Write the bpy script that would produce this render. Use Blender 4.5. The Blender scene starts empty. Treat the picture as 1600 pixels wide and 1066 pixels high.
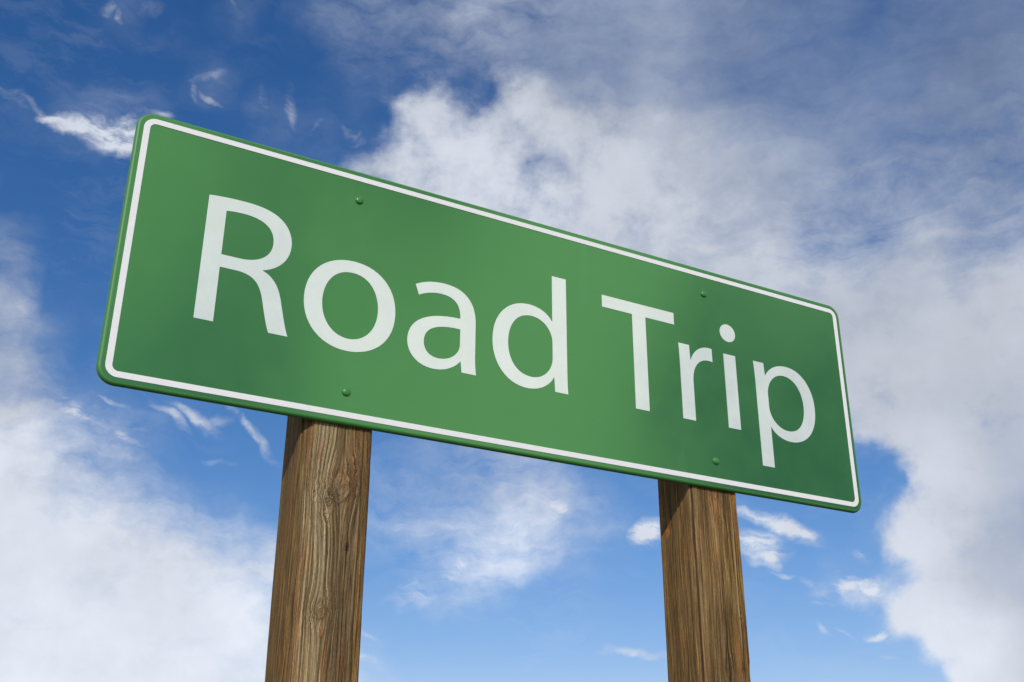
import bpy, bmesh, math, random
import numpy as np
from mathutils import Matrix, Vector

scn = bpy.context.scene
col = scn.collection
R = math.radians

# ------------------------------------------------------------------ camera
S = 1.75                                  # metres per unit of sign-border width
CAM_H = 1.55
FOC = 1707.26 / 1600.0                    # focal length / frame width
PITCH, YAW, ROLL = 0.407166, 0.508056, 0.004569
C_IN_SIGN = (-0.633452, -1.051119, -0.535599)   # camera in the sign's own frame (units)

f = Vector((0, math.cos(PITCH), math.sin(PITCH)))
rt = Vector((1, 0, 0)); up = rt.cross(f)
rt2 = rt * math.cos(ROLL) + up * math.sin(ROLL)
up2 = up * math.cos(ROLL) - rt * math.sin(ROLL)
cam_d = bpy.data.cameras.new('camera')
cam_d.sensor_width = 36.0
cam_d.lens = 36.0 * FOC
cam_d.clip_start = 0.05
cam_d.clip_end = 20000
cam = bpy.data.objects.new('camera', cam_d)
col.objects.link(cam)
cam.matrix_world = Matrix(((rt2.x, up2.x, -f.x, 0), (rt2.y, up2.y, -f.y, 0),
                           (rt2.z, up2.z, -f.z, CAM_H), (0, 0, 0, 1)))
scn.camera = cam

# ------------------------------------------------------------------ light
SUN_EL = 33.2
SUN_AZ_SIGN = 35.0                        # degrees to the left of the sign's normal
a = YAW
sx, sy = -math.sin(R(SUN_AZ_SIGN)), -math.cos(R(SUN_AZ_SIGN))
hx, hy = sx * math.cos(a) - sy * math.sin(a), sx * math.sin(a) + sy * math.cos(a)
sun_dir = Vector((hx * math.cos(R(SUN_EL)), hy * math.cos(R(SUN_EL)), math.sin(R(SUN_EL))))
sun_d = bpy.data.lights.new('sun', 'SUN')
sun_d.energy = 3.2
sun_d.angle = R(0.53)
sun_d.color = (1.0, 0.955, 0.89)
sun = bpy.data.objects.new('sun', sun_d)
col.objects.link(sun)
sun.rotation_euler = sun_dir.to_track_quat('Z', 'Y').to_euler()
sun.location = (0, -4, 8)

scn.view_settings.view_transform = 'Standard'
scn.view_settings.look = 'None'
scn.view_settings.exposure = 0.0
scn.view_settings.gamma = 1.0
scn.view_settings.use_curve_mapping = False
scn.render.engine = 'CYCLES'
try:
    scn.cycles.use_denoising = True
    scn.cycles.max_bounces = 6
except Exception:
    pass

# ------------------------------------------------------------------ node helper
class N:
    def __init__(s, nt):
        s.nt = nt
    def new(s, t, **kw):
        n = s.nt.nodes.new(t)
        for k, v in kw.items():
            setattr(n, k, v)
        return n
    def put(s, sock, v):
        if isinstance(v, bpy.types.NodeSocket):
            s.nt.links.new(v, sock)
        elif v is not None:
            sock.default_value = v
    def m(s, op, a, b=None, c=None, clamp=False):
        n = s.new('ShaderNodeMath', operation=op, use_clamp=clamp)
        s.put(n.inputs[0], a)
        if b is not None: s.put(n.inputs[1], b)
        if c is not None: s.put(n.inputs[2], c)
        return n.outputs[0]
    def v(s, op, a, b=None, out=0, scale=None):
        n = s.new('ShaderNodeVectorMath', operation=op)
        s.put(n.inputs[0], a)
        if b is not None: s.put(n.inputs[1], b)
        if scale is not None: s.put(n.inputs['Scale'], scale)
        return n.outputs[out]
    def xyz(s, x, y, z):
        n = s.new('ShaderNodeCombineXYZ')
        s.put(n.inputs[0], x); s.put(n.inputs[1], y); s.put(n.inputs[2], z)
        return n.outputs[0]
    def sep(s, v):
        n = s.new('ShaderNodeSeparateXYZ'); s.put(n.inputs[0], v)
        return n.outputs
    def noise(s, vec, scale, detail=4, rough=.5, lac=2.0, dist=0.0, color=False):
        n = s.new('ShaderNodeTexNoise')
        s.put(n.inputs['Vector'], vec); s.put(n.inputs['Scale'], scale)
        s.put(n.inputs['Detail'], detail); s.put(n.inputs['Roughness'], rough)
        s.put(n.inputs['Lacunarity'], lac); s.put(n.inputs['Distortion'], dist)
        return n.outputs[1 if color else 0]
    def rng(s, v, a, b, c=0.0, d=1.0, kind='SMOOTHSTEP'):
        n = s.new('ShaderNodeMapRange', interpolation_type=kind)
        s.put(n.inputs[0], v); s.put(n.inputs[1], a); s.put(n.inputs[2], b)
        s.put(n.inputs[3], c); s.put(n.inputs[4], d)
        return n.outputs[0]
    def mapping(s, v, loc=(0, 0, 0), rot=(0, 0, 0), sc=(1, 1, 1), kind='POINT'):
        n = s.new('ShaderNodeMapping', vector_type=kind)
        s.put(n.inputs[0], v)
        n.inputs[1].default_value = loc; n.inputs[2].default_value = rot; n.inputs[3].default_value = sc
        return n.outputs[0]
    def mix(s, f, a, b, blend='MIX'):
        n = s.new('ShaderNodeMix', data_type='RGBA', blend_type=blend)
        s.put(n.inputs[0], f)
        s.put(n.inputs[6], a if isinstance(a, bpy.types.NodeSocket) else (*a, 1)[:4])
        s.put(n.inputs[7], b if isinstance(b, bpy.types.NodeSocket) else (*b, 1)[:4])
        return n.outputs[2]
    def ramp(s, v, stops, interp='LINEAR'):
        n = s.new('ShaderNodeValToRGB')
        cr = n.color_ramp; cr.interpolation = interp
        cr.elements[0].position = stops[0][0]
        cr.elements[-1].position = stops[-1][0]
        for p, c in stops[1:-1]:
            cr.elements.new(p)
        for e, (p, c) in zip(cr.elements, stops):
            e.color = (*c, 1)[:4]
        s.put(n.inputs[0], v)
        return n.outputs[0]

# ------------------------------------------------------------------ sky
world = bpy.data.worlds.new('World')
scn.world = world
world.use_nodes = True
wt = world.node_tree
wt.nodes.clear()
W = N(wt)
wo = W.new('ShaderNodeOutputWorld')
bg = W.new('ShaderNodeBackground')
bg.inputs[1].default_value = 0.1
wt.links.new(bg.outputs[0], wo.inputs[0])
sky = W.new('ShaderNodeTexSky', sky_type='NISHITA', sun_disc=False)
sky.sun_elevation = R(SUN_EL)
sky.sun_rotation = math.atan2(sun_dir.x, sun_dir.y)
sky.air_density = 1.0
sky.dust_density = 0.2
# the deep, saturated response of the photograph's blue (one power curve per channel)
sc_ = W.new('ShaderNodeSeparateColor')
wt.links.new(sky.outputs[0], sc_.inputs[0])
def chan(i, a_, p_):
    x = W.m('MULTIPLY', sc_.outputs[i], 0.1)
    x = W.m('POWER', x, p_)
    return W.m('MINIMUM', W.m('MULTIPLY', x, a_), (.50, .66, .90)[i])
cc = W.new('ShaderNodeCombineColor')
for i, (a_, p_) in enumerate(((0.74, 1.42), (0.69, 1.04), (0.93, 0.89))):
    W.put(cc.inputs[i], chan(i, a_, p_))
blue = cc.outputs[0]

tc = W.new('ShaderNodeTexCoord')
D = tc.outputs['Generated']
# fractal displacement of the lookup direction gives the clouds their ragged edges
w1 = W.v('SUBTRACT', W.noise(D, 9.0, 3, .5, color=True), (.5, .5, .5))
w2 = W.v('SUBTRACT', W.noise(D, 26.0, 6, .52, color=True), (.5, .5, .5))
Dw = W.v('ADD', D, W.v('SCALE', w1, scale=0.045))
Dw = W.v('ADD', Dw, W.v('SCALE', w2, scale=0.040))
Dw = W.v('NORMALIZE', Dw)
dx, dy, dz = W.sep(Dw)[:3]
az = W.m('MULTIPLY', W.m('ARCTAN2', dx, dy), 180 / math.pi)
el = W.m('MULTIPLY', W.m('ARCSINE', dz), 180 / math.pi)

# coverage of the cloud field seen from this place, a table over compass direction and height
GRID = """00010001012333444555554433213444
00000000001223343555554433224455
00000010000111244555554444444555
00121000100136456766665544445555
00010000101389767899987655445555
00000000001787997589999987555555
00000000001456998899999997555555
20000000001357888778889974646875
30000000001356777778878887889857
50000000001234567778888999999999
72000000001123456777888999999999
72000000000112345666777889999999
74100000000012233444556668999999
86541000000011222333333336999999
98531000000111233200000000128999
98764100000132245520000000013899
99987532000123455431000000048999
99999876400013554310000000225999
99999998760001420000000001457999
99999999871000000000000000037999
99999998872100000000000000002699
99999998873210000000000000000588""".split()
G = np.array([[int(c) for c in (r + r[-1] * 4)[:32]] for r in GRID], float) / 9.0
BR = [(100,50,.5),(180,210,.70),(600,40,.42),(900,80,.42),(1200,80,.36),(1500,60,.30),(1550,250,.36),
      (1300,300,.42),(650,200,.68),(800,250,.70),(1000,270,.68),(1250,420,.60),(1450,420,.55),(1550,520,.62),
      (1400,600,.61),(1580,700,.52),(1480,760,.66),(1595,830,.38),(1560,880,.50),(1450,850,.72),(1500,1000,.78),
      (1380,920,.74),(1200,860,.75),(20,480,.5),(40,560,.5),(150,680,.70),(30,720,.76),(150,850,.76),
      (100,950,.82),(150,1030,.84),(380,900,.78),(750,880,.86),(700,750,.72),(330,660,.65)]
BR = np.array(BR, float)

def dir_to_px(azd, eld):
    d = np.array([math.sin(R(azd)) * math.cos(R(eld)), math.cos(R(azd)) * math.cos(R(eld)), math.sin(R(eld))])
    z = d @ np.array(f)
    return 800 + 1707.26 * (d @ np.array(rt2)) / z, 533 - 1707.26 * (d @ np.array(up2)) / z

def px_to_azel(x, y):
    d = Vector(f) + rt2 * ((x - 800) / 1707.26) - up2 * ((y - 533) / 1707.26)
    d.normalize()
    return math.degrees(math.atan2(d.x, d.y)), math.degrees(math.asin(d.z))

def smp(x, y):
    gx = min(max((x - 25) / 50, 0), 31); gy = min(max((y - 25) / 50, 0), 21)
    i, j = int(min(gx, 30)), int(min(gy, 20))
    u, v = gx - i, gy - j
    return ((1-u)*(1-v)*G[j, i] + u*(1-v)*G[j, i+1] + (1-u)*v*G[j+1, i] + u*v*G[j+1, i+1])

POLY = [
 (.97, [(1337,600),(1700,600),(1700,1120),(1500,1120),(1500,1066),(1450,1025),(1405,995),(1390,975),(1400,950),(1418,925),(1416,890),(1410,862),
        (1395,850),(1375,845),(1362,820),(1365,798),(1410,800),(1455,775),(1450,755),(1425,742),(1400,735),(1370,718),(1338,703)]),
 (0.0, [(1160,770),(1300,700),(1338,703),(1370,718),(1400,735),(1425,742),(1450,755),(1455,775),(1410,800),(1365,798),(1362,820),(1375,845),(1395,850),
        (1410,862),(1416,890),(1418,925),(1400,950),(1390,975),(1405,995),(1450,1025),(1500,1066),(1500,1120),(1160,1120)]),
 (.48, [(1292,905),(1310,885),(1345,872),(1385,875),(1412,890),(1415,925),(1395,950),(1360,948),(1330,930)]),
 (.86, [(540,262),(560,240),(590,250),(600,225),(625,210),(640,200),(662,182),(640,168),(622,160),(650,145),(680,138),(700,150),(715,168),(732,186),
        (745,175),(760,165),(800,155),(850,140),(882,150),(892,168),(906,176),(930,165),(960,170),(968,195),(1000,185),(1030,172),(1070,180),(1092,200),
        (1125,222),(1200,245),(1250,290),(1272,330),(1240,362),(1215,380),(1150,470),(800,400)]),
 (.55, [(690,160),(710,165),(712,180),(698,182)]),(.50, [(745,190),(775,188),(778,212),(762,222),(748,210)]),
 (.62, [(818,245),(888,240),(892,262),(850,292),(822,280)]),(.35, [(590,268),(628,275),(645,292),(610,288)]),
 (0.05, [(400,260),(470,150),(590,150),(612,170),(636,184),(618,202),(592,216),(560,232),(530,258)]),
]
def inside(pt, poly):
    x, y = pt; r_ = False
    for (x0, y0), (x1, y1) in zip(poly, poly[1:] + poly[:1]):
        if (y0 > y) != (y1 > y) and x < (x1 - x0) * (y - y0) / (y1 - y0) + x0: r_ = not r_
    return r_

def look(azd, eld):
    x, y = dir_to_px(azd, eld)
    c = smp(x, y)
    for val, pl in POLY:
        hits = sum(inside((x + ox, y + oy), pl) for ox in (-8, 8) for oy in (-8, 8)) / 4
        c += (val - c) * hits
    w = 1 / ((BR[:, 0] - x)**2 + (BR[:, 1] - y)**2 + 30**2)**1.5
    b = float((w * BR[:, 2]).sum() / w.sum())
    out = max(0 - x, x - 1600, 0 - y, y - 1066, 0)
    m = 1 - min(max((out - 25) / 110, 0), 1)
    return c, b, m

def thin(st, tol=.018):
    # drop the stops a straight line already gives
    keep = [0, len(st) - 1]; todo = [(0, len(st) - 1)]
    while todo:
        a_, b_ = todo.pop()
        best, bi = tol, None
        for k in range(a_ + 1, b_):
            t = (st[k][0] - st[a_][0]) / (st[b_][0] - st[a_][0])
            er = max(abs(st[k][1][c] - (st[a_][1][c] * (1 - t) + st[b_][1][c] * t)) for c in range(3))
            if er > best: best, bi = er, k
        if bi is not None:
            keep.append(bi); todo += [(a_, bi), (bi, b_)]
    return [st[k] for k in sorted(keep)]

NR, E0, DE = 40, 3.0, 1.05
A0 = 34.0
uu = W.m('DIVIDE', W.m('ADD', az, A0), 2 * A0)
ua = W.m('MULTIPLY', uu, 2.0, clamp=True)
ub = W.m('SUBTRACT', W.m('MULTIPLY', uu, 2.0), 1.0, clamp=True)
half = W.m('GREATER_THAN', uu, 0.5)
vv = W.m('DIVIDE', W.m('SUBTRACT', el, E0), DE)
acc = None
for r_ in range(NR):
    e_ = E0 + DE * r_
    rows = [[(k / 31.0, look(-A0 + A0 * (k / 31.0 + h_), e_)) for k in range(32)] for h_ in (0, 1)]
    rc = W.mix(half, W.ramp(ua, thin(rows[0])), W.ramp(ub, thin(rows[1])))
    acc = rc if acc is None else W.mix(W.m('SUBTRACT', vv, float(r_ - 1), clamp=True), acc, rc)
sp_ = W.new('ShaderNodeSeparateColor')
wt.links.new(acc, sp_.inputs[0])
cov0, bri0, msk = sp_.outputs[0], sp_.outputs[1], sp_.outputs[2]
front = W.m('GREATER_THAN', dy, 0.0)
msk = W.m('MULTIPLY', msk, front)

# single wisps: px, py, half-length, half-width, tilt, strength
GEN_OFF = (3.5, 15.3, 13.85)  # offset of the unseen clouds, picked for the sheen they reflect on the sign
WISP = [(102,191,26,7,10,.7),(138,201,44,15,14,.75),(176,214,44,26,22,.8),(206,222,30,30,60,.7),(200,186,26,11,-12,.5),(60,165,60,6,38,.20),
        (18,142,40,8,42,.14),(242,182,26,8,18,.35),(158,6,12,14,40,.22),(176,20,16,4,58,.22),(362,12,16,5,40,.14),
        (318,116,30,7,-10,.13),(303,135,22,6,80,.11),(328,150,24,5,38,.12),(447,168,34,9,82,.18),(417,158,22,5,80,.10),(485,206,24,5,-62,.10),
        (552,206,24,9,40,.30),(215,8,30,12,10,.12),
        (125,652,72,17,28,.55),(190,683,36,9,32,.5),(212,672,18,6,22,.4),(105,622,22,6,30,.25),(178,632,26,4,20,.25),
        (262,648,34,9,42,.24),(300,650,42,9,34,.22),(336,655,26,6,-6,.22),(385,668,50,6,46,.34),(412,692,24,8,46,.34),
        (340,724,22,4,10,.15),(1012,834,30,20,-25,.95),(1190,852,38,20,12,.8),(1200,862,26,16,-25,.7),(1205,870,16,14,50,.8),
        (1238,826,58,13,18,.7),(1175,806,50,7,8,.5),(1222,895,19,3,5,.26),(1262,912,13,6,50,.24),(1290,944,30,4,-4,.15),
        (1287,984,16,4,48,.16),(1318,992,16,4,38,.14),(1382,778,20,6,-8,.36),(1352,856,24,10,15,.35),(1395,1034,24,5,20,.36),
        (1372,988,32,10,-15,.34),(1330,908,56,14,-22,.50),(1362,905,46,16,25,.55),(1350,775,40,12,10,.25),
        (1010,1020,52,5,6,.42),(575,1030,44,10,22,.25),(568,985,30,6,30,.2),(705,895,80,30,-32,.40),(785,858,80,26,-20,.34),(880,800,60,24,60,.38),(640,790,60,16,-60,.22)]
vec2 = W.xyz(az, el, 0.0)
Dl = W.v('NORMALIZE', W.v('ADD', W.v('ADD', D, W.v('SCALE', w1, scale=0.030)), W.v('SCALE', w2, scale=0.026)))
lx, ly, lz = W.sep(Dl)[:3]
vecw = W.xyz(W.m('MULTIPLY', W.m('ARCTAN2', lx, ly), 180 / math.pi), W.m('MULTIPLY', W.m('ARCSINE', lz), 180 / math.pi), 0.0)
wacc = None
for (px, py, rx, ry, ang, s_) in WISP:
    a0, e0 = px_to_azel(px, py)
    a1, e1 = px_to_azel(px + math.cos(R(ang)) * rx, py + math.sin(R(ang)) * rx)
    a2, e2 = px_to_azel(px + math.sin(R(ang)) * ry, py - math.cos(R(ang)) * ry)
    L1 = math.hypot(a1 - a0, e1 - e0); L2 = math.hypot(a2 - a0, e2 - e0)
    th = math.atan2(e1 - e0, a1 - a0)
    q_ = W.mapping(vecw, (a0, e0, 0), (0, 0, th), (L1, L2, 1), 'TEXTURE')
    ln = W.v('LENGTH', q_, out=1)
    g_ = W.rng(ln, 0.0, 1.6, s_ * 1.12, 0.0)
    wacc = g_ if wacc is None else W.m('MAXIMUM', wacc, g_)

# fine structure
nA = W.noise(D, 20.0, 10, .58, 2.1)
st_v = W.mapping(W.v('SCALE', vec2, scale=0.1), (0, 0, 0), (0, 0, R(28)), (0.42, 1.6, 1))
nS = W.noise(st_v, 5.0, 8, .64, 2.1)
nB = W.noise(D, 7.0, 5, .5)
fA = W.m('SUBTRACT', nA, .5); fS = W.m('SUBTRACT', nS, .5)
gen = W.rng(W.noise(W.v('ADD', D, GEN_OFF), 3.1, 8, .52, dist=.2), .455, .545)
wispn = W.m('MULTIPLY', wacc, W.m('ADD', 1.0, W.m('ADD', W.m('MULTIPLY', fS, 5.5), W.m('MULTIPLY', fA, 3.0))))
table = W.m('MAXIMUM', cov0, W.m('MAXIMUM', wispn, 0.0))
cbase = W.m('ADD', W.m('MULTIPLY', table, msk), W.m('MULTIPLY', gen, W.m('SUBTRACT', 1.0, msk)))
edge = W.m('MINIMUM', W.m('MULTIPLY', W.m('MULTIPLY', cbase, W.m('SUBTRACT', 1.12, cbase)), 3.2), 1.0)
def patch_(px, py, rx, ry, ang):
    a0, e0 = px_to_azel(px, py)
    q_ = W.mapping(vec2, (a0, e0, 0), (0, 0, R(-ang)), (rx / 30.0, ry / 30.0, 1), 'TEXTURE')
    return W.rng(W.v('LENGTH', q_, out=1), .75, 1.15, 1.0, 0.0)
# soft, streaky veils
veil = W.m('SUBTRACT', 1.0, W.m('MULTIPLY', patch_(1230, 90, 560, 190, 0), .55))
soft = W.m('ADD', cbase, W.m('MULTIPLY', W.m('MULTIPLY', edge, veil), W.m('ADD', W.m('MULTIPLY', fA, .95), W.m('MULTIPLY', fS, 1.25))))
# heaped cloud with a definite, torn rim
hard = W.rng(W.m('ADD', cbase, W.m('ADD', W.m('MULTIPLY', fA, 1.5), W.m('MULTIPLY', fS, .35))), .12, .96)
hard = W.m('MULTIPLY', hard, W.rng(cbase, .03, .12))
heap = W.m('MAXIMUM', patch_(1480, 850, 190, 330, 0), patch_(800, 290, 330, 165, 18))
heap = W.m('MULTIPLY', heap, .75)
cov = W.m('ADD', W.m('MULTIPLY', hard, heap), W.m('MULTIPLY', soft, W.m('SUBTRACT', 1.0, heap)), clamp=True)
haze0 = W.m('MULTIPLY', W.m('MULTIPLY', W.rng(nB, .40, .66), W.rng(nS, .42, .66)), .09)
cov = W.m('MAXIMUM', cov, haze0)
cov = W.m('MINIMUM', cov, .97)

bri = W.m('ADD', W.m('MULTIPLY', bri0, msk), W.m('MULTIPLY', .92, W.m('SUBTRACT', 1.0, msk)))  # clouds out of frame set brighter to strengthen the sign's reflections
shade = W.m('ADD', 1.0, W.m('ADD', W.m('MULTIPLY', W.m('SUBTRACT', nB, .5), .5), W.m('MULTIPLY', fA, .28)))
bri2 = W.m('MULTIPLY', bri, shade)
tint = W.ramp(bri, [(0.0, (.82, 1, 1.36)), (.36, (.84, 1, 1.34)), (.60, (.935, 1, 1.13)), (1.0, (.955, 1, 1.09))])
cloudc = W.v('SCALE', tint, scale=bri2)
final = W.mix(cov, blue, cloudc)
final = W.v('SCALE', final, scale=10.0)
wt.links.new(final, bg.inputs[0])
try:
    world.cycles.sampling_method = 'MANUAL'
    world.cycles.sample_map_resolution = 512
except Exception:
    pass

# ------------------------------------------------------------------ helpers for objects
def link(name, me, mat, parent=None):
    o = bpy.data.objects.new(name, me)
    col.objects.link(o)
    if mat: me.materials.append(mat)
    if parent is not None: o.parent = parent
    return o

def material(name):
    m_ = bpy.data.materials.new(name); m_.use_nodes = True
    nt = m_.node_tree
    b = nt.nodes['Principled BSDF']
    return m_, N(nt), b

def pset(n, b, **kw):
    for k, v in kw.items():
        k = k.replace('_', ' ')
        n.put(b.inputs[k], (*v, 1)[:4] if isinstance(v, tuple) else v)

# ------------------------------------------------------------------ materials
def enamel(name, colr, rough, ior, tint=(1, 1, 1), aniso=0.0, tiny_bump=1.0):
    m_, n, b = material(name)
    g = n.new('ShaderNodeTexCoord').outputs['Object']
    mid = n.noise(g, 9.0, 5, .6)
    tiny = n.noise(g, 900.0, 2, .5)
    grit = n.noise(g, 260.0, 3, .6)
    base = n.mix(n.rng(mid, .3, .7), tuple(c * .95 for c in colr), tuple(c * 1.05 for c in colr))
    base = n.mix(n.rng(grit, .3, .7), n.mix(1.0, base, (.955, .955, .955), 'MULTIPLY'), base)
    dirt = n.noise(n.mapping(g, sc=(16, 1, 1.4)), 1.0, 6, .64)
    base = n.mix(n.rng(dirt, .58, .82, 0, .14), base, (.16, .17, .12))
    n.put(b.inputs['Base Color'], base)
    n.put(b.inputs['Roughness'], n.rng(mid, .25, .75, rough - .02, rough + .04))
    b.inputs['IOR'].default_value = ior
    b.inputs['Specular Tint'].default_value = (*tint, 1)
    if aniso:
        b.inputs['Anisotropic'].default_value = aniso
        b.inputs['Anisotropic Rotation'].default_value = .25
        tg = n.new('ShaderNodeTangent'); tg.direction_type = 'UV_MAP'
        tg.uv_map = 'UVMap'
        n.put(b.inputs['Tangent'], tg.outputs[0])
    bump = n.new('ShaderNodeBump')
    bump.inputs['Strength'].default_value = 1.0
    bump.inputs['Distance'].default_value = 1.0
    n.put(bump.inputs['Height'], n.m('MULTIPLY', tiny, .000012 * tiny_bump))
    n.put(b.inputs['Normal'], bump.outputs[0])
    return m_

def face_uv(me):
    lay = me.uv_layers.new(name='UVMap')
    for lp in me.loops:
        co = me.vertices[lp.vertex_index].co
        lay.data[lp.index].uv = (co.x * .5 + .5, co.z * .5 + .5)

ANI = .8
M_green = enamel('green_enamel', (.0185, .066, .0145), .17, 3.0, (.36, 1.0, .33), ANI)
M_rim = enamel('worn_green_rim', (.040, .185, .036), .50, 1.5)
M_letter = enamel('white_lettering', (.68, .72, .645), .17, 3.0, (.90, 1.0, .88), ANI)

M_film_edge = enamel('lettering_film_edge', (.55, .60, .54), .7, 1.45)

def border_mat():
    m_, n, b = material('white_border_sheeting')
    g = n.new('ShaderNodeTexCoord').outputs['Object']
    t = n.noise(g, 700.0, 3, .6)
    mid = n.noise(g, 12.0, 6, .6)
    c = n.mix(n.rng(t, .3, .7), (.66, .652, .658), (.78, .772, .772))
    c = n.mix(n.rng(mid, .55, .8, 0, .18), c, (.46, .45, .42))
    n.put(b.inputs['Base Color'], c)
    b.inputs['Roughness'].default_value = .55
    bump = n.new('ShaderNodeBump')
    bump.inputs['Strength'].default_value = .5
    bump.inputs['Distance'].default_value = .0003
    n.put(bump.inputs['Height'], t)
    n.put(b.inputs['Normal'], bump.outputs[0])
    return m_
M_border = border_mat()

def wood(name, seed, knots, warm, ridge_u, ridge_w, tone, arris=None):
    """weathered timber in unrolled coordinates: U runs round the post, V up it (metres)"""
    m_, n, b = material(name)
    uv = n.new('ShaderNodeUVMap').outputs[0]
    u, v, _ = n.sep(uv)[:3]
    wob = n.noise(n.xyz(n.m('MULTIPLY', u, 14.0), n.m('MULTIPLY', v, 3.2), seed), 1.0, 3, .5)
    wob2 = n.noise(n.xyz(n.m('MULTIPLY', u, 60.0), n.m('MULTIPLY', v, 14.0), seed + 3), 1.0, 3, .5)
    phi = n.m('ADD', u, n.m('MULTIPLY', n.m('SUBTRACT', wob, .5), .013))
    phi = n.m('ADD', phi, n.m('MULTIPLY', n.m('SUBTRACT', wob2, .5), .0022))
    kdark = None; kring = None; korg = None
    kn = n.noise(n.xyz(n.m('MULTIPLY', u, 130.0), n.m('MULTIPLY', v, 70.0), seed + 8), 1.0, 4, .6)
    for (ku, kv, kr, tall, orange) in knots:
        du = n.m('SUBTRACT', u, ku); dv = n.m('SUBTRACT', v, kv)
        du_ = n.m('ADD', du, n.m('MULTIPLY', n.m('SUBTRACT', kn, .5), kr * 2.0))
        rr = n.m('SQRT', n.m('ADD', n.m('POWER', n.m('ABSOLUTE', n.m('DIVIDE', du_, kr)), 2.0),
                                 n.m('POWER', n.m('ABSOLUTE', n.m('DIVIDE', n.m('ADD', dv, n.m('MULTIPLY', n.m('SUBTRACT', kn, .5), kr * 2.6)), kr * tall)), 2.0)))
        infl = n.m('EXPONENT', n.m('MULTIPLY', n.m('POWER', n.m('DIVIDE', rr, 2.1), 2.0), -1.0))
        phi = n.m('SUBTRACT', phi, n.m('MULTIPLY', n.m('MULTIPLY', du, .88), infl))
        inside = n.rng(rr, .65, 1.25, 1.0, 0.0)
        ring = n.m('MULTIPLY', inside, n.m('ADD', .5, n.m('MULTIPLY', n.m('SINE', n.m('MULTIPLY', rr, 17.0)), .5)))
        kring = ring if kring is None else n.m('MAXIMUM', kring, ring)
        core = n.m('ADD', n.rng(rr, .0, .42, .8, 0.0), n.m('MULTIPLY', n.m('SUBTRACT', n.rng(rr, .75, 1.05), n.rng(rr, 1.05, 1.5)), .55))
        kdark = core if kdark is None else n.m('MAXIMUM', kdark, core)
        if orange:
            og = n.m('MULTIPLY', n.rng(rr, .4, 1.5, 1.0, 0.0), orange)
            korg = og if korg is None else n.m('MAXIMUM', korg, og)
    def lines(fu, fv, det, ro, off):
        return n.noise(n.xyz(n.m('MULTIPLY', phi, fu), n.m('MULTIPLY', v, fv), seed + off), 1.0, det, ro)
    lA = lines(270.0, 1.8, 4, .6, 0)         # growth rings
    lB = lines(700.0, 10.0, 5, .7, 5)          # fibres
    lC = lines(900.0, 16.0, 3, .6, 9)        # hairline checks
    patch = lines(26.0, 2.6, 5, .6, 12)
    patch2 = lines(45.0, 4.5, 5, .65, 20)
    ridge = n.rng(n.m('ABSOLUTE', n.m('SUBTRACT', u, ridge_u)), ridge_w, ridge_w * 1.7, 1.0, 0.0)
    per = n.m('ADD', .5, n.m('MULTIPLY', n.m('SINE', n.m('ADD', n.m('MULTIPLY', phi, 760.0), n.m('MULTIPLY', lines(90.0, 1.0, 2, .5, 50), 9.0))), .5))
    rA = n.m('POWER', n.rng(lA, .34, .66), 1.2)
    rA = n.m('ADD', n.m('MULTIPLY', rA, n.m('SUBTRACT', 1.0, n.m('MULTIPLY', ridge, .55))), n.m('MULTIPLY', per, n.m('MULTIPLY', ridge, .55)))
    grain = n.m('ADD', n.m('MULTIPLY', rA, n.m('ADD', .20, n.m('MULTIPLY', ridge, .55))),
                n.m('MULTIPLY', n.rng(lB, .30, .70), .62))
    grain = n.m('ADD', grain, n.m('MULTIPLY', n.m('SUBTRACT', patch, .5), .75))
    c = n.ramp(grain, [(.02, (.035, .023, .013)), (.26, (.100, .072, .040)), (.50, (.150, .112, .064)),
                       (.76, (.215, .170, .106)), (1.0, (.33, .275, .190))])
    c = n.mix(n.rng(patch2, .50, .70, 0, .65), c, n.mix(1.0, c, (1.45, .92, .58), 'MULTIPLY'))
    c = n.mix(n.rng(patch2, .30, .46, .55, 0), c, n.mix(1.0, c, (.86, .93, 1.02), 'MULTIPLY'))
    olive = lines(18.0, 1.2, 3, .5, 31)
    c = n.mix(n.rng(olive, .48, .66, 0, .6), c, n.mix(1.0, c, (1.0, 1.0, .68), 'MULTIPLY'))
    c = n.mix(n.rng(lines(70.0, 5.0, 3, .6, 40), .63, .74, 0, warm), c, (.30, .130, .048))
    c = n.mix(n.rng(lC, .57, .70, 0, .70), c, (.040, .026, .014))
    c = n.mix(n.rng(lines(1100.0, 9.0, 2, .5, 77), .56, .72, 0, .35), c, (.36, .29, .19))
    if kring is not None:
        c = n.mix(n.m('MULTIPLY', kring, .28), c, (.20, .155, .105))
        c = n.mix(n.m('MULTIPLY', kdark, .62), c, (.040, .026, .016))
    if korg is not None:
        c = n.mix(korg, c, (.34, .155, .06))
    # long drying checks and grey weathering
    chk = lines(190.0, .9, 3, .55, 83)
    chk2 = lines(420.0, 2.2, 3, .6, 91)
    crack = n.m('MAXIMUM', n.rng(chk, .640, .675), n.m('MULTIPLY', n.rng(chk2, .640, .70), .8))
    c = n.mix(n.m('MULTIPLY', crack, .80), c, (.022, .014, .008))
    grey = lines(30.0, 2.0, 4, .6, 103)
    c = n.mix(n.rng(grey, .54, .68, 0, .45), c, n.mix(1.0, c, (.92, .98, 1.14), 'MULTIPLY'))
    mott = n.noise(n.xyz(n.m('MULTIPLY', u, 900.0), n.m('MULTIPLY', v, 190.0), seed), 1.0, 3, .6)
    c = n.mix(n.rng(mott, .25, .75), n.mix(1.0, c, (.80, .80, .80), 'MULTIPLY'), n.mix(1.0, c, (1.16, 1.16, 1.16), 'MULTIPLY'))
    # pale worn arris with the dark line of a check beside it
    ar = n.m('ADD', u, n.m('MULTIPLY', n.m('SUBTRACT', lines(4.0, 9.0, 3, .6, 61), .5), .006))
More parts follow.
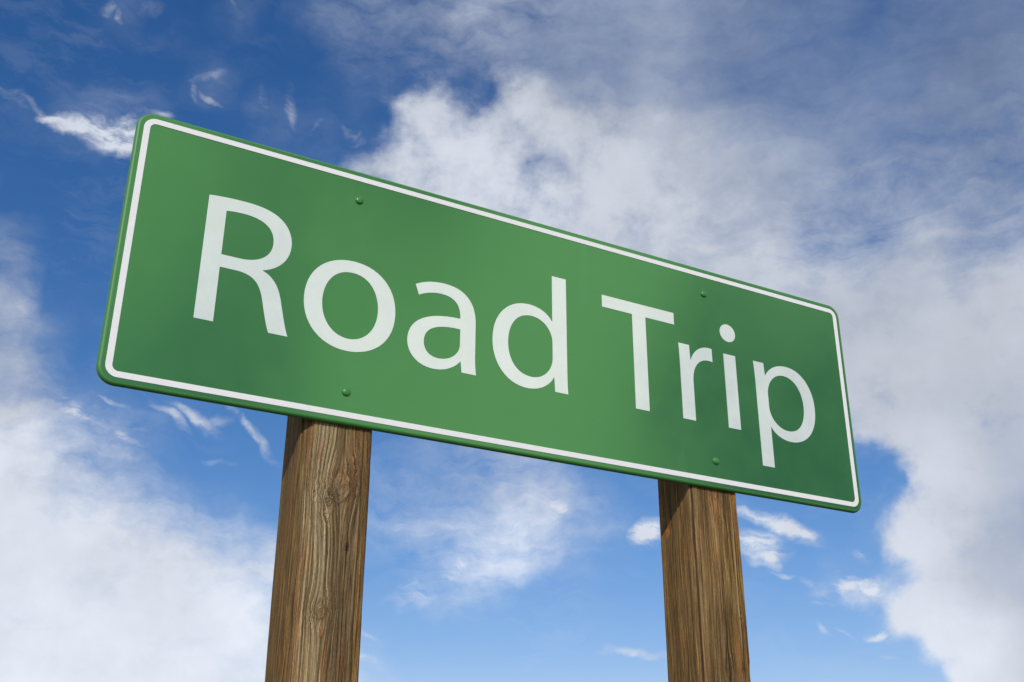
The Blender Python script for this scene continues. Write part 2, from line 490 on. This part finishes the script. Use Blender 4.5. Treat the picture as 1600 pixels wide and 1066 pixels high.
    pale = n.rng(n.m('ABSOLUTE', n.m('SUBTRACT', ar, .0465)), 0.0, .0028, .55, 0.0)
    c = n.mix(n.m('MULTIPLY', pale, n.rng(lines(10.0, 6.0, 3, .6, 66), .40, .58)), c, (.34, .28, .19))
    c = n.mix(n.rng(n.m('ABSOLUTE', n.m('SUBTRACT', ar, .0498)), .0004, .0017, .75, 0.0), c, (.045, .028, .014))
    c = n.mix(n.rng(u, .050, .054, 0, 1), c, n.mix(1.0, c, (1.05, .95, .74), 'MULTIPLY'))
    c = n.mix(n.rng(u, -.060, -.075, 0, 1), c, n.mix(1.0, c, (1.08, .98, .74), 'MULTIPLY'))
    if arris is not None:
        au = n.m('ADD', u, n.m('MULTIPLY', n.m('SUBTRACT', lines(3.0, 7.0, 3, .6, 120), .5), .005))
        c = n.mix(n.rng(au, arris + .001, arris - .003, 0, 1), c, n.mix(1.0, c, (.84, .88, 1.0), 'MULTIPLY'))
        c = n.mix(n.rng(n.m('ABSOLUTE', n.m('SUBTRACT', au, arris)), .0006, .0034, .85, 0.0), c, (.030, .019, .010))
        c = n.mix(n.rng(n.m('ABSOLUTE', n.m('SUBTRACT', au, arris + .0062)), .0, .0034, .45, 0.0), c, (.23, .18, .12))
    gm = n.new('ShaderNodeGamma'); n.put(gm.inputs[0], c); gm.inputs[1].default_value = 1.28
    c = n.mix(1.0, gm.outputs[0], tuple(t * 1.76 for t in tone), 'MULTIPLY')
    n.put(b.inputs['Base Color'], c)
    n.put(b.inputs['Roughness'], .82)
    b.inputs['Specular IOR Level'].default_value = .25
    hgt = n.m('ADD', n.m('MULTIPLY', rA, n.m('ADD', .35, n.m('MULTIPLY', ridge, .65))), n.m('MULTIPLY', lB, .35))
    hgt = n.m('SUBTRACT', hgt, n.m('MULTIPLY', n.rng(lC, .57, .7), .5))
    hgt = n.m('SUBTRACT', hgt, n.m('MULTIPLY', crack, 1.5))
    if kring is not None:
        hgt = n.m('ADD', hgt, n.m('MULTIPLY', kring, .5))
        hgt = n.m('SUBTRACT', hgt, n.m('MULTIPLY', kdark, .8))
    bump = n.new('ShaderNodeBump')
    bump.inputs['Strength'].default_value = .9
    bump.inputs['Distance'].default_value = .0018
    n.put(bump.inputs['Height'], hgt)
    n.put(b.inputs['Normal'], bump.outputs[0])
    return m_

# ------------------------------------------------------------------ ground
SIGN_Z = CAM_H - C_IN_SIGN[2] * S
ca_, sa_ = math.cos(YAW), math.sin(YAW)
vx, vy = -C_IN_SIGN[0] * S, -C_IN_SIGN[1] * S
root_xy = (vx * ca_ - vy * sa_, vx * sa_ + vy * ca_)

def ground():
    n_r, n_a = 60, 96
    vs = [(0, 0, 0)]; fs = []
    rng = np.random.default_rng(4)
    rad = [0.4 * (1.165 ** k) for k in range(n_r)]
    for k, r_ in enumerate(rad):
        for j in range(n_a):
            t = 2 * math.pi * j / n_a
            x, y = r_ * math.cos(t), r_ * math.sin(t)
            z = 0.03 * math.sin(x * .35 + 1) * math.cos(y * .28) + .25 * math.sin(x * .021) * math.sin(y * .017 + 1) * min(1, r_ / 30)
            z *= min(1, max(0, (r_ - 3) / 8))
            vs.append((x, y, z))
    for j in range(n_a):
        fs.append((0, 1 + j, 1 + (j + 1) % n_a))
    for k in range(n_r - 1):
        for j in range(n_a):
            a_ = 1 + k * n_a + j; b_ = 1 + k * n_a + (j + 1) % n_a
            fs.append((a_, a_ + n_a, b_ + n_a, b_))
    me = bpy.data.meshes.new('ground'); me.from_pydata(vs, [], fs); me.update()
    for p in me.polygons: p.use_smooth = True
    m_, n, b = material('dry_ground')
    g = n.new('ShaderNodeTexCoord').outputs['Object']
    c = n.ramp(n.noise(g, .8, 8, .65), [(.3, (.10, .085, .045)), (.5, (.17, .15, .07)), (.62, (.10, .12, .04)), (.75, (.22, .18, .11))])
    c = n.mix(n.rng(n.noise(g, 60.0, 4, .6), .35, .65), n.mix(1.0, c, (.6, .6, .6), 'MULTIPLY'), c)
    n.put(b.inputs['Base Color'], c)
    b.inputs['Roughness'].default_value = .95
    bump = n.new('ShaderNodeBump'); bump.inputs['Distance'].default_value = .04
    n.put(bump.inputs['Height'], n.noise(g, 25.0, 8, .7)); n.put(b.inputs['Normal'], bump.outputs[0])
    o = link('ground', me, m_)
    o['kind'] = 'structure'
    return o
ground()

# ------------------------------------------------------------------ the sign
sign = bpy.data.objects.new('road_sign', None)
col.objects.link(sign)
sign.empty_display_size = .3
sign.location = (root_xy[0], root_xy[1], 0)
sign.rotation_euler = (0, 0, YAW)
sign['label'] = 'green highway sign with white border reading Road Trip, bolted on two weathered timber posts'
sign['category'] = 'road sign'

# local frame of parts: x along the sign, y away from the viewer, z up from the ground
def rounded(hw, hh, rad, seg=14):
    pts = []
    for cx, cz, a0 in ((hw - rad, hh - rad, 0), (-hw + rad, hh - rad, 90), (-hw + rad, -hh + rad, 180), (hw - rad, -hh + rad, 270)):
        for k in range(seg + 1):
            t = R(a0 + 90 * k / seg)
            pts.append((cx + rad * math.cos(t), cz + rad * math.sin(t)))
    return pts

TH = .0055 * S
HW, HH, RAD = .5075 * S, .1570 * S, .0190 * S
def panel():
    bm = bmesh.new()
    rf, rb = .0036 * S, .0012 * S
    prof = []                                   # (inset, y)
    prof.append((rf + .0012, 0.0))
    for k in range(0, 8):
        t = R(90 * k / 7)
        prof.append((rf - rf * math.sin(t), rf - rf * math.cos(t)))
    for k in range(0, 5):
        t = R(90 * k / 4)
        prof.append((rb - rb * math.cos(t), TH - rb + rb * math.sin(t)))
    rings = []
    for ins, y in prof:
        rings.append([bm.verts.new((x, y, z)) for x, z in rounded(HW - ins, HH - ins, max(RAD - ins, .001))])
    f0 = bm.faces.new(rings[0]); f0.smooth = False
    m_ = len(rings[0])
    for a_, b_ in zip(rings[:-1], rings[1:]):
        for j in range(m_):
            ff = bm.faces.new((a_[j], a_[(j + 1) % m_], b_[(j + 1) % m_], b_[j])); ff.smooth = True
    bm.faces.new(list(reversed(rings[-1])))
    bmesh.ops.recalc_face_normals(bm, faces=bm.faces)
    me = bpy.data.meshes.new('panel'); bm.to_mesh(me); bm.free()
    o = link('panel', me, M_green, sign)
    me.materials.append(M_rim)
    face_uv(me)
    for p in me.polygons:
        if abs(p.normal.y) < .999: p.material_index = 1
    o.location = (0, 0, SIGN_Z)
    return o
panel_o = panel()

def border():
    bm = bmesh.new()
    h = .0011; e = .0004
    hw, hh = .5 * S, .1495 * S
    t = .0066 * S
    ro, ri = .0128 * S, .0064 * S
    spec = [(0, 0.0003, 0), (0, -h + e, 0), (e, -h, 0), (t - e, -h, 1), (t, -h + e, 1), (t, 0.0003, 1)]
    rings = []
    for ins, y, inner in spec:
        r_ = ro - ins if not inner else ri + (t - ins)
        rings.append([bm.verts.new((x, y, z)) for x, z in rounded(hw - ins, hh - ins, r_)])
    m_ = len(rings[0])
    for a_, b_ in zip(rings[:-1], rings[1:]):
        for j in range(m_):
            bm.faces.new((a_[j], a_[(j + 1) % m_], b_[(j + 1) % m_], b_[j]))
    bmesh.ops.recalc_face_normals(bm, faces=bm.faces)
    me = bpy.data.meshes.new('border'); bm.to_mesh(me); bm.free()
    o = link('border', me, M_border, sign)
    o.location = (0, 0, SIGN_Z)
border()

# ---- lettering: outlines as cubic curves in 1/1000 em ('M' start, 'L' line, 'C' curve)
GLYPH = {
 'R': [[(76,668),('C',120,675,183,679,243,679),('C',336,679,396,662,438,624),('C',472,594,492,548,492,496),('C',492,407,436,348,366,325),('L',366,322),
        ('C',417,304,448,256,464,186),('C',485,92,500,27,513,0),('L',421,0),('C',411,19,396,77,378,161),('C',358,254,322,289,244,292),('L',164,292),('L',164,0),('L',76,0)],
       [(164,360),('L',252,360),('C',345,360,403,410,403,486),('C',403,572,341,609,250,610),('C',208,610,179,606,164,602)]],
 'o': [[(278,495),('C',145,495,39,400,39,239),('C',39,87,139,-11,270,-11),('C',387,-11,511,67,511,246),('C',511,394,417,495,278,495)],
       [(276,428),('C',379,428,419,325,419,243),('C',419,134,356,56,274,56),('C',190,56,130,134,130,241),('C',130,334,175,428,276,428)]],
 'a': [[(415,297),('L',415,116),('C',415,74,417,33,423,0),('L',341,0),('L',334,61),('L',331,61),('C',303,22,249,-11,183,-11),('C',88,-11,37,56,37,126),
        ('C',37,243,141,308,326,308),('L',326,318),('C',326,358,315,430,216,430),('C',171,430,124,416,90,394),('L',70,452),('C',110,478,168,495,229,495),('C',377,495,415,394,415,297)],
       [(328,246),('C',233,249,126,231,126,137),('C',126,79,164,53,208,53),('C',272,53,313,93,325,134),('C',327,143,328,153,328,162)]],
 'd': [[(402,711),('L',492,711),('L',492,125),('C',492,82,493,33,496,0),('L',415,0),('L',411,84),('L',408,84),('C',381,30,322,-11,244,-11),('C',127,-11,38,88,38,235),
        ('C',37,396,137,495,254,495),('C',328,495,378,460,400,421),('L',402,421)],
       [(402,287),('C',402,298,401,313,398,324),('C',385,380,337,427,272,427),('C',182,427,130,346,130,239),('C',130,141,177,59,270,59),('C',328,59,382,99,398,165),('C',401,177,402,189,402,203)]],
 'T': [[(203,597),('L',0,597),('L',0,674),('L',499,674),('L',499,597),('L',295,597),('L',295,0),('L',203,0)]],
 'r': [[(73,333),('C',73,390,72,439,69,484),('L',146,484),('L',149,389),('L',153,389),('C',175,454,228,495,287,495),('C',297,495,304,494,312,492),('L',312,406),
        ('C',303,408,294,409,282,409),('C',220,409,178,362,166,297),('C',164,285,162,271,162,256),('L',162,0),('L',73,0)]],
 'i': [[(162,0),('L',73,0),('L',73,484),('L',162,484)],
       [(117,690),('C',85,690,59,663,59,630.5),('C',59,597,85,571,117,571),('C',149,571,175,597,175,630.5),('C',175,663,149,690,117,690)]],
 'p': [[(73,326),('C',73,388,71,438,68,484),('L',147,484),('L',151,401),('L',153,401),('C',189,460,247,495,326,495),('C',443,495,530,396,530,249),('C',530,75,424,-11,311,-11),
        ('C',247,-11,191,17,164,62),('L',162,62),('L',162,-200),('L',73,-200)],
       [(162,197),('C',162,184,164,172,166,161),('C',182,100,234,57,296,57),('C',388,57,440,134,440,245),('C',440,342,390,427,297,427),('C',238,427,184,382,167,316),('C',164,305,162,292,162,281)]],
}
UY = 2.181e-4; UX = 2.290e-4; BASE = -.0707
PLACE = [('R', -.4401), ('o', -.3174), ('a', -.1927), ('d', -.0835), ('T', .0834), ('r', .1871), ('i', .2617), ('p', .3148)]
def letter(ch, x0):
    me_loops = []
    for outline in GLYPH[ch]:
        pts = [outline[0]]
        for seg in outline[1:]:
            p0 = pts[-1]
            if seg[0] == 'L':
                pts.append((seg[1], seg[2]))
            else:
                _, x1, y1, x2, y2, x3, y3 = seg
                for k in range(1, 15):
                    t = k / 14
                    pts.append(((1-t)**3*p0[0]+3*(1-t)**2*t*x1+3*(1-t)*t*t*x2+t**3*x3,
                                (1-t)**3*p0[1]+3*(1-t)**2*t*y1+3*(1-t)*t*t*y2+t**3*y3))
        if math.hypot(pts[0][0] - pts[-1][0], pts[0][1] - pts[-1][1]) < .5: pts.pop()
        me_loops.append(pts)
    cu = bpy.data.curves.new('letter', 'CURVE')
    cu.dimensions = '2D'; cu.fill_mode = 'BOTH'
    cu.extrude = .0003
    for pts in me_loops:
        sp = cu.splines.new('POLY'); sp.points.add(len(pts) - 1)
        sp.use_cyclic_u = True
        for p, (x, y) in zip(sp.points, pts):
            p.co = ((x0 + x * UX) * S, (BASE + y * UY) * S, 0, 1)
    tmp = bpy.data.objects.new('tmp', cu)
    col.objects.link(tmp)
    dg = bpy.context.evaluated_depsgraph_get()
    me = bpy.data.meshes.new_from_object(tmp.evaluated_get(dg))
    bpy.data.objects.remove(tmp)
    me.transform(Matrix.Rotation(R(90), 4, 'X'))       # lay it on the upright face
    me.name = 'letter'
    for p in me.polygons: p.use_smooth = False
    me.materials.clear()
    face_uv(me)
    for p in me.polygons:
        p.material_index = 0 if abs(p.normal.y) > .9 else 1
    o = link('letter', me, M_letter, sign)
    me.materials.append(M_film_edge)
    o.location = (0, -.00033, SIGN_Z)
    return o
for ch, x0 in PLACE: letter(ch, x0)

# ---- carriage bolt heads
def bolt_mesh():
    bm = bmesh.new()
    r_ = .0049 * S; h = .0052
    prof = [(r_ * 1.0, 0.0006), (r_ * 1.0, -.0012)]
    for k in range(1, 8):
        t = R(90 * k / 7)
        prof.append((r_ * math.cos(t) * .99, -.0012 - (h - .0012) * math.sin(t)))
    rings = []
    sg = 28
    for rr, y in prof[:-1]:
        rings.append([bm.verts.new((rr * math.cos(2 * math.pi * j / sg), y, rr * math.sin(2 * math.pi * j / sg))) for j in range(sg)])
    tip = bm.verts.new((0, prof[-1][1], 0))
    for a_, b_ in zip(rings[:-1], rings[1:]):
        for j in range(sg):
            bm.faces.new((a_[j], a_[(j + 1) % sg], b_[(j + 1) % sg], b_[j]))
    for j in range(sg):
        bm.faces.new((rings[-1][j], rings[-1][(j + 1) % sg], tip))
    bmesh.ops.recalc_face_normals(bm, faces=bm.faces)
    for ff in bm.faces: ff.smooth = True
    me = bpy.data.meshes.new('bolt'); bm.to_mesh(me); bm.free()
    return me
bme = bolt_mesh()
bme.materials.append(enamel('painted_bolt', (.040, .180, .036), .34, 1.5))
for x_ in (-.2523, .2522):
    for z_ in (.1175, -.1205):
        o = bpy.data.objects.new('bolt', bme); col.objects.link(o); o.parent = sign
        o.location = (x_ * S, 0, SIGN_Z + z_ * S)

# ---- timber posts
PW, PD, CH = .0389 * S, .068 * S, .0030 * S      # half width, depth, chamfer
def vnoise(x, seed):
    """smooth 1-D value noise on an array"""
    rg = np.random.default_rng(seed); tab = rg.random(4096)
    i = np.floor(x).astype(int); t = x - i; t = t * t * (3 - 2 * t)
    return tab[i % 4096] * (1 - t) + tab[(i + 1) % 4096] * t - .5
def vnoise2(x, y, seed):
    rg = np.random.default_rng(seed); tab = rg.random((256, 256))
    i = np.floor(x).astype(int); j = np.floor(y).astype(int)
    t = x - i; s_ = y - j; t = t*t*(3-2*t); s_ = s_*s_*(3-2*s_)
    a_ = tab[i % 256, j % 256]; b_ = tab[(i+1) % 256, j % 256]; c_ = tab[i % 256, (j+1) % 256]; d_ = tab[(i+1) % 256, (j+1) % 256]
    return (a_*(1-t)+b_*t)*(1-s_) + (c_*(1-t)+d_*t)*s_ - .5

def post(xc, seed, mat, cracks, label, cfl, ease):
    # outline of the section, walked from the back middle round the left side to the front and on
    w, d, c = PW, PD, CH
    corners = [(0, d), (-w + c, d), (-w, d - c), (-w, cfl), (-w + cfl, 0), (w - c, 0), (w, c), (w, d - c), (w - c, d), (0, d)]
    P = []
    for (x0, y0), (x1, y1) in zip(corners[:-1], corners[1:]):
        L = math.hypot(x1 - x0, y1 - y0); k = max(2, int(L / (.0030 if y0 + y1 > d or (x0 > 0 and x1 >= w) else .0016)))
        for j in range(k): P.append((x0 + (x1 - x0) * j / k, y0 + (y1 - y0) * j / k))
    P = np.array(P)
    for _ in range(ease):                                 # ease the arrises a little
        P = P * .5 + (np.roll(P, 1, 0) + np.roll(P, -1, 0)) * .25
    seg = np.hypot(*(np.roll(P, -1, 0) - P).T)
    arc = np.concatenate([[0], np.cumsum(seg)])
    tan = np.roll(P, -1, 0) - np.roll(P, 1, 0)
    nrm = np.stack([-tan[:, 1], tan[:, 0]], 1); nrm /= np.linalg.norm(nrm, axis=1)[:, None]
    if (nrm[:, 0] * (P[:, 0]) + nrm[:, 1] * (P[:, 1] - d / 2)).mean() < 0: nrm = -nrm
    kf = int(np.argmin(np.abs(P[:, 0]) + np.abs(P[:, 1])))  # front middle
    uarc = arc[:-1] - arc[kf]                             # 0 at the middle of the front, negative to the left
    ztop = SIGN_Z + .150 * S
    zs = np.concatenate([np.linspace(-.12, SIGN_Z - 1.05, 40)[:-1], np.linspace(SIGN_Z - 1.05, ztop, 230)])
    U, Z = np.meshgrid(uarc, zs)
    zr = Z - SIGN_Z
    disp = .0016 * vnoise2(U * 22 + 9, zr * 2.2 + 40, seed) * 1.0
    disp += .0011 * vnoise2(U * 120 + 30, zr * 5 + 60, seed + 1)
    disp += .0010 * vnoise2(U * 300 + 70, zr * 9 + 30, seed + 2)
    chk = vnoise2(U * 150 + 20, zr * 3.1 + 80, seed + 3)
    disp -= .0035 * np.clip(chk - .36, 0, 1) / .14
    chip = np.clip(vnoise2(U * 40 + 15, zr * 18 + 60, seed + 5) - .12, 0, 1) / .38
    disp -= .0042 * chip * np.exp(-((np.abs(U) - (w - .002)) / .0055) ** 2)
    for (cu, z0, z1, dep, wid, wig) in cracks:
        cl = cu + wig * vnoise(zr * 6 + 50, seed + 7) + .25 * wig * vnoise(zr * 40 + 50, seed + 8)
        fade = np.clip((zr - z0) / .08, 0, 1) * np.clip((z1 - zr) / .08, 0, 1)
        disp -= dep * np.exp(-((U - cl) / wid) ** 2) * fade
    lean = .0015 * np.sin(zr * 2.1 + seed)
    X = P[None, :, 0] + nrm[None, :, 0] * disp + lean
    Y = P[None, :, 1] + nrm[None, :, 1] * disp
    # keep the face that carries the panel flat behind it
    flat = np.clip((zr + .150 * S) / .02, 0, 1)
    Y = np.where(Y < .002, Y * (1 - flat) + np.maximum(Y, .0002) * flat, Y)
    nr, nc = X.shape
    V = np.stack([X, Y, Z], -1).reshape(-1, 3)
    F = []
    for i in range(nr - 1):
        for j in range(nc):
            j2 = (j + 1) % nc
            F.append((i * nc + j, (i + 1) * nc + j, (i + 1) * nc + j2, i * nc + j2))
    F.append(tuple((nr - 1) * nc + j for j in range(nc - 1, -1, -1)))
    F.append(tuple(range(nc)))
    me = bpy.data.meshes.new('post'); me.from_pydata(V.tolist(), [], F)
    uvl = me.uv_layers.new(name='UVMap')
    vi = np.empty(len(me.loops), np.int32); me.loops.foreach_get('vertex_index', vi)
    uo = U.reshape(-1)[vi].copy(); vo = zr.reshape(-1)[vi]
    nq = (nr - 1) * nc
    uo4 = uo[:nq * 4].reshape(-1, 4)
    wrap = (uo4.max(1) - uo4.min(1)) > .1
    tot = arc[-1]
    uo4[wrap] = np.where(uo4[wrap] < 0, uo4[wrap] + tot, uo4[wrap])
    uvs = np.stack([uo, vo], 1).astype(np.float32)
    uvl.data.foreach_set('uv', uvs.reshape(-1))
    me.update()
    bm = bmesh.new(); bm.from_mesh(me)
    bmesh.ops.recalc_face_normals(bm, faces=bm.faces)
    for ff in bm.faces: ff.smooth = len(ff.verts) == 4
    bm.to_mesh(me); bm.free()
    o = link('post', me, mat, sign)
    o.location = (xc * S, TH + .0006, 0)
    if label: o['label'] = label
    return o

# knots: around, up from the sign's centre, radius, tallness, orange share
KL = [(.013, -.390, .0165, 1.7, 0.0), (-.0105, -.423, .0045, 1.7, 0.0), (-.0114, -.617, .0095, 1.6, .15), (-.008, -.652, .0035, 3.4, .40),
      (-.088, -.70, .006, 3.2, .5), (.028, -.50, .003, 2.0, 0.0), (.005, -1.05, .010, 1.6, .3), (-.02, -1.6, .011, 1.6, 0.0)]
KR = [(.001, -.283, .0070, 2.2, 0.0), (-.152, -.361, .0075, 1.6, .85), (.012, -.345, .0035, 2.4, 0.0), (-.118, -.60, .0045, 4.5, .6),
      (.008, -.66, .006, 3.0, 0.0), (.047, -.555, .004, .8, 0.0), (.047, -.66, .004, .8, 0.0), (.01, -1.2, .012, 1.6, .2)]
M_woodL = wood('weathered_timber', 3.7, KL, .30, -.027, .020, (1.0, .95, .84))
M_woodR = wood('weathered_timber_reddish', 17.3, KR, .55, .3, .01, (1.30, 1.14, .86), -.0625)
post(-.2542, 11, M_woodL, [(.0500, -1.2, .2, .0022, .0012, .003), (.030, -.62, -.30, .0014, .0010, .003), (-.046, -.9, -.5, .0014, .0010, .003), (-.098, -1.3, 0, .0018, .002, .006), (-.006, -.75, -.44, .0014, .0012, .004)],
     'greyish brown timber post with straight raised grain and round knots', .0190, 4)
post(.2504, 29, M_woodR, [(-.0640, -1.4, .2, .0034, .0018, .004), (.0500, -1.4, .2, .0016, .0012, .003), (-.085, -.9, -.4, .0016, .001, .004), (.022, -1.2, -.3, .0014, .0014, .006), (-.108, -.75, -.36, .0016, .0010, .003)],
     'reddish brown timber post with a long check down its left arris', .0030, 1)
